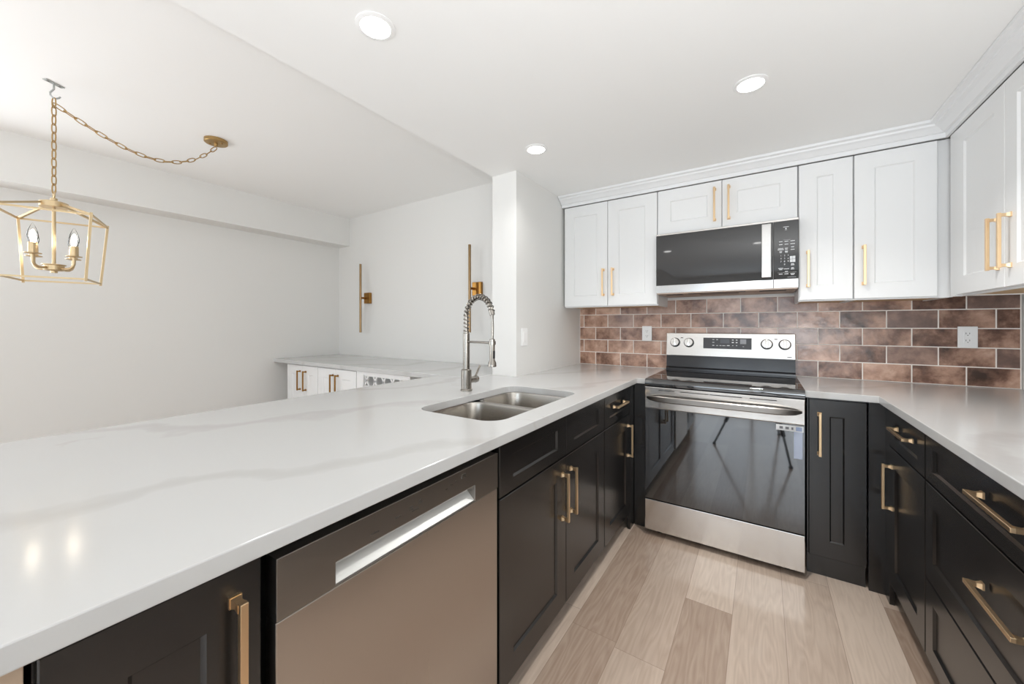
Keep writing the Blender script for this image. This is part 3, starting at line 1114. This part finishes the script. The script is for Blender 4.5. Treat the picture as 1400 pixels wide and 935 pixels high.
# strap handle bowing out from the door
t = bmesh.new()
N_ = 28
sec = []
for i in range(N_ + 1):
    s_ = -1 + 2 * i / N_
    x = s_ * 0.366
    e_ = 1 - abs(s_) ** 10
    out_ = 0.006 + 0.043 * (1 - abs(s_) ** 6) ** 0.7 if abs(s_) < 1 else 0.006
    hz = 0.0175 * (0.35 + 0.65 * (1 - abs(s_) ** 14))
    zc2 = 0.815
    y_ = YR - out_
    sec.append([t.verts.new((x, y_, zc2 + hz)), t.verts.new((x, y_ - .005, zc2 + hz * .7)), t.verts.new((x, y_ - .005, zc2 - hz * .7)), t.verts.new((x, y_, zc2 - hz)), t.verts.new((x, y_ + .008, zc2 - hz * .8)), t.verts.new((x, y_ + .008, zc2 + hz * .8))])
for A, B in zip(sec, sec[1:]):
    for i in range(6):
        t.faces.new((A[i], A[(i + 1) % 6], B[(i + 1) % 6], B[i]))
t.faces.new(sec[0])
t.faces.new(sec[-1][::-1])
mm = MB()
mm._merge(t)
mm.build('handle', M_STEEL_DK, door, smooth=True)
vt = MB()
for a, b in ((-.300, -.215), (-.185, -.040), (-.035, .115), (.150, .265)):
    vt.box(a, b, YR - .0008, YR + .002, 0.858, 0.862)
vt.build('vent_slot', M_SHADOWGAP, door)
st = MB()
st.box(0.262, 0.372, YR - .0004, YR + .0008, 0.716, 0.744)
s_ = st.build('sticker', M_LEGEND, door)
s_['label'] = 'white sticker strip with small pictograms'
st = MB()
for a, b in ((.276, .290), (.300, .314), (.324, .332)):
    st.box(a, b, YR - .0008, YR - .0005, 0.724, 0.736)
st.build('pictogram', M_LABELGREY, s_)
MB().box(.342, .366, YR - .0008, YR - .0005, 0.720, 0.740).build('pictogram', M_LABELBLUE, s_)
s2 = MB().box(0.334, 0.368, YR - .0002, YR + .0008, 0.585, 0.716).build('sticker', plain('pale_blue_label', srgb(176, 186, 206), 0.4), door)
s2['label'] = 'pale blue hanging label'
MB().box(-HX, HX, YR + .002, YR + .044, 0.0345, 0.213, 0.003).build('storage_drawer', M_STEEL, rg)

# ------------------------------------------------------------------ microwave
mw = thing('microwave', 'over-the-range stainless microwave with black glass door under short cabinet', 'microwave', (0, -0.2, 1.44))
MX0, MX1, MY = -0.3805, 0.3715, -0.400
MB().box(MX0, MX1, MY + .030, -0.012, 1.447, 1.8335).build('body', M_STEEL_DK, mw)
XS = 0.257
md_ = MB().box(MX0, XS - .001, MY, MY + .029, 1.498, 1.822, 0.001).build('door', M_MWGLASS, mw)
h = MB()
h.box(0.201, 0.247, MY - .028, MY - .020, 1.508, 1.812, 0.003)
h.box(0.208, 0.220, MY - .020, MY - .0004, 1.520, 1.536)
h.box(0.208, 0.220, MY - .020, MY - .0004, 1.784, 1.800)
h.build('handle', M_STEEL_MW, md_)
lo = MB()
lo.box(MX0, XS - .001, MY - .001, MY + .029, 1.447, 1.4975, 0.0015)
lo.box(XS + .001, MX1, MY - .001, MY + .029, 1.447, 1.4975, 0.0015)
lo.build('bottom_trim', M_STEEL_MW, mw)
MB().box(MX0, MX1, MY - .001, MY + .029, 1.8225, 1.8335, 0.001).build('top_trim', M_STEEL, mw)
cp = MB().box(XS + .001, MX1, MY, MY + .029, 1.498, 1.822, 0.001).build('control_panel', M_MWGLASS, mw)
# keypad legends and digits
lg = []
cxs = (0.295, 0.316, 0.345)
for row_, zz in enumerate((1.706, 1.690)):
    for cx, w_ in zip((0.291, 0.317, 0.345), (.016, .017, .020)):
        lg.append((cx - w_ / 2, cx + w_ / 2, zz, zz + .003, 0.0003, 0.0006))
lg.append((0.305, 0.335, 1.716, 1.7165, 0.0003, 0.0006))
for cx, w_, zz in ((.291, .024, 1.668), (.317, .014, 1.668), (.345, .014, 1.672), (.291, .028, 1.661), (.317, .012, 1.661), (.345, .018, 1.658), (.291, .012, 1.651), (.317, .014, 1.651), (.291, .010, 1.645), (.317, .012, 1.645), (.345, .014, 1.578), (.345, .016, 1.572), (.291, .022, 1.556), (.317, .024, 1.552), (.345, .012, 1.556), (.291, .014, 1.549), (.345, .016, 1.549), (.317, .014, 1.537), (.291, .018, 1.524), (.317, .018, 1.524), (.345, .020, 1.524), (.345, .014, 1.518)):
    lg.append((cx - w_ / 2, cx + w_ / 2, zz, zz + .003, 0.0003, 0.0006))
lg.append((0.275, 0.362, 1.533, 1.5336, 0.0003, 0.0006))
lg.append((0.302, 0.328, 1.787, 1.790, 0.0003, 0.0006))
lg.append((0.312, 0.318, 1.776, 1.782, 0.0003, 0.0006))
lg.append((0.310, 0.320, 1.771, 1.7725, 0.0003, 0.0006))
lg.append((0.322, 0.360, 1.506, 1.5072, 0.0003, 0.0006))
marks('legend', M_LEGEND, cp, lg, frame('S', MY))
kp = MB(frame('S', MY))
for i in range(2):
    for j in range(2):
        kp.box(.333 + i * .0125, .3445 + i * .0125, 1.589 + j * .018, 1.605 + j * .018, 0.0003, 0.0007)
kp.build('start_pad', plain('pad_white', (0.62, 0.63, 0.64, 1), 0.4), cp)


def text_mesh(body, size):
    cu = bpy.data.curves.new('digit', 'FONT')
    cu.body = body
    cu.size = size
    cu.extrude = 0.00015
    cu.align_x = 'CENTER'
    ob = bpy.data.objects.new('digit', cu)
    COL.objects.link(ob)
    dg = bpy.context.evaluated_depsgraph_get()
    dg.update()
    me = bpy.data.meshes.new_from_object(ob.evaluated_get(dg))
    bpy.data.objects.remove(ob)
    return me


dm = MB(frame('S', MY))
for i, ch in enumerate('1234567890'):
    r_, c_ = divmod(i, 3)
    if ch == '0':
        r_, c_ = 3, 1
    me = text_mesh(ch, 0.0115)
    t = bmesh.new()
    t.from_mesh(me)
    bpy.data.meshes.remove(me)
    bmesh.ops.translate(t, vec=(0.292 + c_ * 0.0165, 1.625 - r_ * 0.0165, 0.0005), verts=t.verts)
    dm._merge(t)
dm.build('digits', M_LEGEND, cp)
ub = MB()
ub.box(MX0 + .004, MX1 - .004, MY + .002, -0.014, 1.4415, 1.4466)
un = ub.build('underside', M_UNDER, mw)
vn = MB()
vn.box(-.335, -.235, -.330, -.250, 1.4405, 1.4416)
vn.box(-.195, .120, -.365, -.310, 1.4405, 1.4416)
vn.box(-.140, .080, -.250, -.200, 1.4405, 1.4416)
vn.box(.190, .320, -.345, -.265, 1.4405, 1.4416)
vn.build('vent_grille', M_BLKPLASTIC, un)

# ------------------------------------------------------------------ outlets and switch


def outlet(x, label):
    r = thing('wall_outlet', label, 'outlet', (x, -0.0145, 1.12), 'outlets on the tiles')
    MB().box(x - .036, x + .036, -0.0205, -0.0145, 1.1175, 1.2315, 0.002).build('cover_plate', M_PLASTIC, r)
    for zz in (1.156, 1.193):
        rc = MB(frame('S', -0.0207)).rings(x - .0165, x + .0165, zz - .0135, zz + .0135, [(0, 0, -.002), (0, 0, .0006), (.002, .002, .001)]).build('receptacle', M_PLASTIC, r)
        s_ = MB()
        s_.box(x - .0075, x - .0055, -0.0223, -0.0218, zz - .002, zz + .006)
        s_.box(x + .0055, x + .0075, -0.0223, -0.0218, zz - .002, zz + .006)
        s_.lathe([(0.0022, 0), (0.0022, 0.0005)], (x, -0.0223, zz - .008), 10, axis='Y')
        s_.build('slots', M_BLKPLASTIC, rc)


outlet(-0.5335, 'white wall outlet on the tiles left of the range')
outlet(1.1105, 'white wall outlet on the tiles near the right corner')
XW = -1.092
sw = thing('light_switch', 'white rocker light switch on the wing wall by the sink', 'switch', (XW, -0.9085, 1.10))
MB(frame('E', XW)).box(-0.945, -0.872, 1.104, 1.219, 0.0008, 0.0065, 0.002).build('cover_plate', M_PLASTIC, sw)
t = MB(frame('E', XW))
t.rings(-0.925, -0.892, 1.128, 1.195, [(0, 0, 0.006), (0, 0, 0.0085), (0.002, 0.002, 0.0095)])
t.build('rocker', M_PLASTIC, sw)

# ------------------------------------------------------------------ recessed lights
for i, (x, y) in enumerate(SPOTS):
    lab = ['round recessed ceiling light nearest the camera, over the peninsula', 'round recessed ceiling light over the kitchen floor in front of the range', 'round recessed ceiling light near the wing wall, smallest in the photo', 'round recessed ceiling light mirrored at the left of the microwave door', 'round recessed ceiling light mirrored beside the microwave handle'][i]
    r = thing('recessed_light', lab, 'ceiling light', (x, y, Z_K), 'recessed kitchen lights')
    MB().lathe([(0.062, Z_K - .0005), (0.062, Z_K - .003), (0.052, Z_K - .006), (0.0475, Z_K - .006), (0.0475, Z_K - .0005)], (x, y, 0), 36).build('trim_ring', M_PLASTIC, r, smooth=True)
    MB().lathe([(0.047, Z_K - .001), (0.047, Z_K - .004), (0, Z_K - .0045)], (x, y, 0), 36).build('lens', M_SPOT, r, smooth=True)
for (x, y), pw_ in zip(SPOTS, SPOT_POWER):
    area_light('downlight_beam', (x, y, Z_K - .012), (0, 0, 0), 0.09, 0.09, pw_, (1.0, 0.985, 0.96), 'DISK', 125)

# ------------------------------------------------------------------ pendant lantern on a swagged chain
LX, LY = -2.635, -2.703
pl = thing('pendant_lantern', 'gold open-frame lantern pendant with four candle bulbs on a swagged chain', 'pendant light', (LX, LY, 1.45))
BAR = 0.0047
ZT_L, ZB_L = 1.760, 1.456
RT, RB = 0.216, 0.184
A0 = math.radians(25)
ct = [Vector((LX + RT * math.cos(A0 + k * math.pi / 2), LY + RT * math.sin(A0 + k * math.pi / 2), ZT_L)) for k in range(4)]
cb = [Vector((LX + RB * math.cos(A0 + k * math.pi / 2), LY + RB * math.sin(A0 + k * math.pi / 2), ZB_L)) for k in range(4)]
hub = [Vector((LX + 0.040 * math.cos(A0 + k * math.pi / 2), LY + 0.040 * math.sin(A0 + k * math.pi / 2), 1.818)) for k in range(4)]
fr = MB()
for k in range(4):
    j = (k + 1) % 4
    fr.tube([ct[k], ct[j]], 0, square=(BAR * .8, BAR * .8))
    fr.tube([cb[k], cb[j]], 0, square=(BAR * .8, BAR * .8))
    fr.tube([ct[k] + Vector((0, 0, .010)), cb[k] - Vector((0, 0, .010))], 0, square=(BAR, BAR))
    fr.tube([hub[k], ct[k]], 0, square=(BAR, BAR))
fr.build('cage', M_GOLD, pl)
MB().lathe([(0.0, 1.802), (0.047, 1.802), (0.047, 1.826), (0.030, 1.832), (0.012, 1.834), (0.012, 1.846), (0.006, 1.848)], (LX, LY, 0), 28).build('cap', M_GOLD, pl, smooth=True)
rr = MB()
rr.tube([(LX + .016 * math.cos(a), LY, 1.862 + .016 * math.sin(a)) for a in [2 * math.pi * i / 20 for i in range(20)]], 0.0035, 8, closed=True)
rr.build('loop_ring', M_GOLD, pl, smooth=True)
MB().tube([(LX, LY, 1.80), (LX, LY, 1.53)], 0.0065, 12).build('stem', M_GOLD, pl, smooth=True)
MB().lathe([(0, 1.488), (0.012, 1.489), (0.012, 1.498), (0.030, 1.500), (0.034, 1.503), (0.034, 1.524), (0.040, 1.526), (0.040, 1.529), (0.012, 1.532), (0.006, 1.534)], (LX, LY, 0), 28).build('hub', M_GOLD, pl, smooth=True)
RC = 0.088
for k in range(4):
    a = math.radians(38.6) + k * math.pi / 2
    dx, dy = math.cos(a), math.sin(a)
    ar = MB()
    pts = [(0.03, 1.512), (0.052, 1.508), (0.068, 1.510), (0.080, 1.517), (0.087, 1.529), (RC, 1.545), (RC, 1.566)]
    ar.tube([(LX + r * dx, LY + r * dy, z) for r, z in pts], 0.0058, 10)
    cx, cy = LX + RC * dx, LY + RC * dy
    ar.build('arm', M_GOLD, pl, smooth=True)
    cup = MB().lathe([(0.006, 1.563), (0.027, 1.567), (0.028, 1.570), (0.015, 1.571), (0.015, 1.616), (0.013, 1.618), (0.0, 1.618)], (cx, cy, 0), 22).build('candle_cup', M_GOLD, pl, smooth=True)
    bl = MB().lathe([(0.010, 1.617), (0.013, 1.625), (0.0175, 1.640), (0.0180, 1.652), (0.0150, 1.670), (0.0085, 1.690), (0.0025, 1.704), (0, 1.706)], (cx, cy, 0), 20).build('bulb', M_BULB, pl, smooth=True)
    bl['label'] = 'clear glowing candle bulb'
    MB().lathe([(0.0, 1.626), (0.006, 1.629), (0.0095, 1.643), (0.0088, 1.660), (0.004, 1.674), (0.0, 1.677)], (cx, cy, 0), 12).build('filament', M_FIL, bl, smooth=True)


def chain(points, name, parent, pitch=0.040, wire=0.0025, ll=0.020, ww=0.0088):
    """oval links threaded along a polyline, alternate links turned a quarter"""
    mb = MB()
    P_ = [Vector(p) for p in points]
    S_ = [0]
    for a, b in zip(P_, P_[1:]):
        S_.append(S_[-1] + (b - a).length)
    n = max(2, round(S_[-1] / pitch))
    for k in range(n):
        s_ = S_[-1] * (k + 0.5) / n
        i = 0
        while i < len(S_) - 2 and S_[i + 1] < s_:
            i += 1
        f_ = (s_ - S_[i]) / (S_[i + 1] - S_[i])
        c_ = P_[i].lerp(P_[i + 1], f_)
        d_ = (P_[i + 1] - P_[i]).normalized()
        u_ = Vector((0, 0, 1)) if abs(d_.z) < .9 else Vector((0.8355, 0.5495, 0))
        a_ = (u_ - d_ * u_.dot(d_)).normalized()
        b_ = d_.cross(a_)
        s1 = a_ if k % 2 == 0 else b_
        ring = []
        half = S_[-1] / n * 0.5 + wire * 1.7
        for q_ in range(16):
            an = 2 * math.pi * q_ / 16
            cx_, sy_ = math.cos(an), math.sin(an)
            ex = math.copysign(abs(cx_) ** 0.75, cx_) * half
            ring.append(c_ + d_ * ex + s1 * sy_ * ww)
        mb.tube(ring, wire, 6, closed=True)
    return mb.build(name, M_GOLD_DK, parent, smooth=True)


HK = Vector((LX, LY, 2.300))
CN = Vector((-2.662, -2.045, 2.352))
chain([(LX, LY, 1.872), (LX, LY, 2.326)], 'chain', pl)
sw_pts = []
for i in range(15):
    t_ = i / 14
    p_ = HK.lerp(CN, t_)
    sag = 0.155 * 4 * t_ * (1 - t_) * (0.66 + 0.68 * t_)
    p_.z -= sag
    sw_pts.append(p_)
chain(sw_pts, 'swag_chain', pl)
cn = MB().lathe([(0.061, Z_D - .0008), (0.061, Z_D - .018), (0.058, Z_D - .021), (0.010, Z_D - .023), (0.008, Z_D - .040), (0, Z_D - .041)], (CN.x, CN.y, 0), 32)
for a in (0.6, 3.74):
    cn.lathe([(0.005, Z_D - .0215), (0.005, Z_D - .026), (0, Z_D - .027)], (CN.x + .036 * math.cos(a), CN.y + .036 * math.sin(a), 0), 10)
cn.build('canopy', M_GOLD_DK, pl, smooth=True)
# ceiling hook
hk = thing('ceiling_hook', 'small grey metal hook plate on the dining ceiling holding the chain', 'hook', (LX, LY, Z_D))
m = MB()
m.box(-.036, .036, -.0105, .0105, -.0045, -.0006, 0.001)
R_ = Matrix.Translation((LX, LY, Z_D)) @ Matrix.Rotation(math.radians(120), 4, 'Z')
R_H = Matrix.Translation((LX, LY, Z_D)) @ Matrix.Rotation(math.radians(84), 4, 'Z')
for v in m.bm.verts:
    v.co = R_ @ v.co
m.build('plate', M_ZINC, hk)
for sx in (-.022, .022):
    c_ = R_ @ Vector((sx, 0, 0))
    MB().lathe([(0.0045, Z_D - .0046), (0.0045, Z_D - .0062), (0, Z_D - .0070)], (c_.x, c_.y, 0), 10).build('screw', M_STEEL_DK, hk, smooth=True)
m = MB()
hp = [(0, 0, -.0045), (0, 0, -.030), (-.006, 0, -.040), (-.0115, 0, -.050), (-.011, 0, -.062), (-.004, 0, -.071), (.006, 0, -.072), (.015, 0, -.066), (.020, 0, -.058)]
m.tube([R_H @ Vector(p) for p in hp], 0.0036, 10)
m.build('hook', M_ZINC, hk, smooth=True)

# ------------------------------------------------------------------ sconces on the dining wall


def sconce(xr, zlo, zhi, xp, zp, label):
    r = thing('wall_sconce', label, 'wall light', (xp, YD, zp), 'slim brass wall lights')
    MB().box(xp - .046, xp + .046, YD - .030, YD - .001, zp - .056, zp + .056, 0.003).build('backplate', M_BRASS_DK, r)
    MB().tube([(xp - .02, YD - .030, zp), (xr + .004, YD - .076, zp)], 0.010, 10).build('bracket', M_BRASS_DK, r, smooth=True)
    MB().lathe([(0.0, zlo), (0.0115, zlo + .001), (0.0115, zhi - .001), (0.0, zhi)], (xr, YD - .085, 0), 16).build('tube', M_BRASS_ROD, r, smooth=True)


sconce(-3.250, 1.163, 1.868, -3.226, 1.519, 'brass rod wall light left, nearer the dining room corner')
sconce(-1.800, 1.178, 1.900, -1.774, 1.540, 'brass rod wall light right, partly behind the faucet')

# ------------------------------------------------------------------ buffet cabinets and wine rack
FB = -1.180
GBU = 'white buffet cabinets in the dining room'


def buffet(label, u0, u1, split, h0, h1):
    c_ = base_cabinet(label, 'S', FB, u0, u1, 0.63, mat=M_WHITE, group=GBU, name='buffet_cabinet')
    front(c_, 'door', 'S', FB, u0 + .003, split - .0015, 0.105, 0.872, M_WHITE, handle=('v', h0, 0.648, 0.828), hmat=M_BRASS_DK)
    front(c_, 'door', 'S', FB, split + .0015, u1 - .003, 0.105, 0.872, M_WHITE, handle=('v', h1, 0.648, 0.828), hmat=M_BRASS_DK)
    return c_


buffet('white two-door buffet cabinet at the left wall', -3.550, -3.031, -3.270, -3.318, -3.222)
buffet('white two-door buffet cabinet between corner cabinet and wine rack', -3.029, -2.482, -2.762, -2.800, -2.728)
wr = thing('wine_rack', 'white wine rack cabinet with hexagonal lattice at the buffet end', 'wine rack', (-2.15, -0.87, 0))
m = MB(frame('S', FB))
U0, U1 = -2.446, -1.862
m.box(U0, U0 + .052, 0.105, 0.880, -0.63, 0)
m.box(U1 - .052, U1, 0.105, 0.880, -0.63, 0)
m.box(U0 + .052, U1 - .052, 0.852, 0.880, -0.63, 0)
m.box(U0 + .052, U1 - .052, 0.105, 0.160, -0.63, 0)
m.box(U0 + .052, U1 - .052, 0.160, 0.852, -0.63, -0.60)
m.box(U0 + .01, U1 - .01, 0.0, 0.105, -0.63, -0.075)
m.build('body', M_WHITE, wr)
# lattice of flat slats crossing at sixty degrees
lt = MB(frame('S', FB))
z_lo, z_hi = 0.160, 0.852
xa, xb = U0 + .052, U1 - .052
S3 = math.sqrt(3)
hexr = 0.050


def slat(p0, p1):
    lt.tube([(p0[0], p0[1], -0.020), (p1[0], p1[1], -0.020)], 0, square=(0.006, 0.0062))


step = 2 * hexr * S3 / 2
rows_n = int((z_hi - z_lo) / step) + 1
for r_ in range(rows_n + 1):
    z_ = z_hi - 0.004 - r_ * step
    if z_ > z_lo:
        lt.box(xa, xb, z_ - .006, z_ + .006, -0.030, -0.010)


def clipz(x0, sgn_):
    # line starting at the top rail going down at sixty degrees, clipped to the opening
    k_ = sgn_ / S3
    pts_ = []
    za, zb_ = z_hi, z_lo
    x1_ = x0 + k_ * (z_hi - z_lo)
    seg_ = []
    for tt in [i / 60 for i in range(61)]:
        xx_ = x0 + (x1_ - x0) * tt
        if xa <= xx_ <= xb:
            seg_.append((xx_, z_hi - tt * (z_hi - z_lo)))
    if len(seg_) > 2:
        slat(seg_[0], seg_[-1])


n_ = 0
x_ = xa - 0.9
while x_ < xb + 0.9:
    clipz(x_, 1)
    clipz(x_ + hexr, -1)
    x_ += 2 * hexr
lt.build('lattice', M_WHITE, wr)
tag(MB().box(-2.4805, -2.4475, FB + .004, -0.60, 0.0, 0.8815).build('filler_strip', M_WHITE), 'white filler strip between buffet doors and wine rack', 'filler board')

# ------------------------------------------------------------------ camera tripod, seen mirrored in the oven glass
tp = thing('camera_tripod', 'black tripod whose legs mirror in the oven door glass', 'tripod', (0.2057, -3.03, 0))
AP = Vector((0.2057, -3.03, 0.98))
for fx_, fy_ in ((-0.215, -2.86), (0.41, -2.46), (0.36, -3.62)):
    ft = Vector((fx_, fy_, 0.012))
    lg_ = MB()
    mid = AP.lerp(ft, 0.42)
    mid2 = AP.lerp(ft, 0.74)
    lg_.tube([AP, mid], 0.016, 10).tube([mid, mid2], 0.0125, 10).tube([mid2, ft], 0.0095, 10)
    lg_.tube([AP.lerp(ft, .40), AP.lerp(ft, .45)], 0.020, 10).tube([AP.lerp(ft, .72), AP.lerp(ft, .77)], 0.017, 10)
    l_ = lg_.build('leg', M_RUBBER, tp, smooth=True)
    MB().lathe([(0.014, 0.0), (0.017, 0.004), (0.013, 0.020), (0, 0.024)], (fx_, fy_, 0), 12).build('rubber_foot', M_RUBBER, l_, smooth=True)
MB().lathe([(0.014, 0.62), (0.014, 0.955), (0.034, 0.960), (0.034, 1.010), (0.016, 1.015), (0.016, 1.09), (0.03, 1.095), (0.03, 1.11)], (AP.x, AP.y, 0), 18).build('centre_column', M_RUBBER, tp, smooth=True)
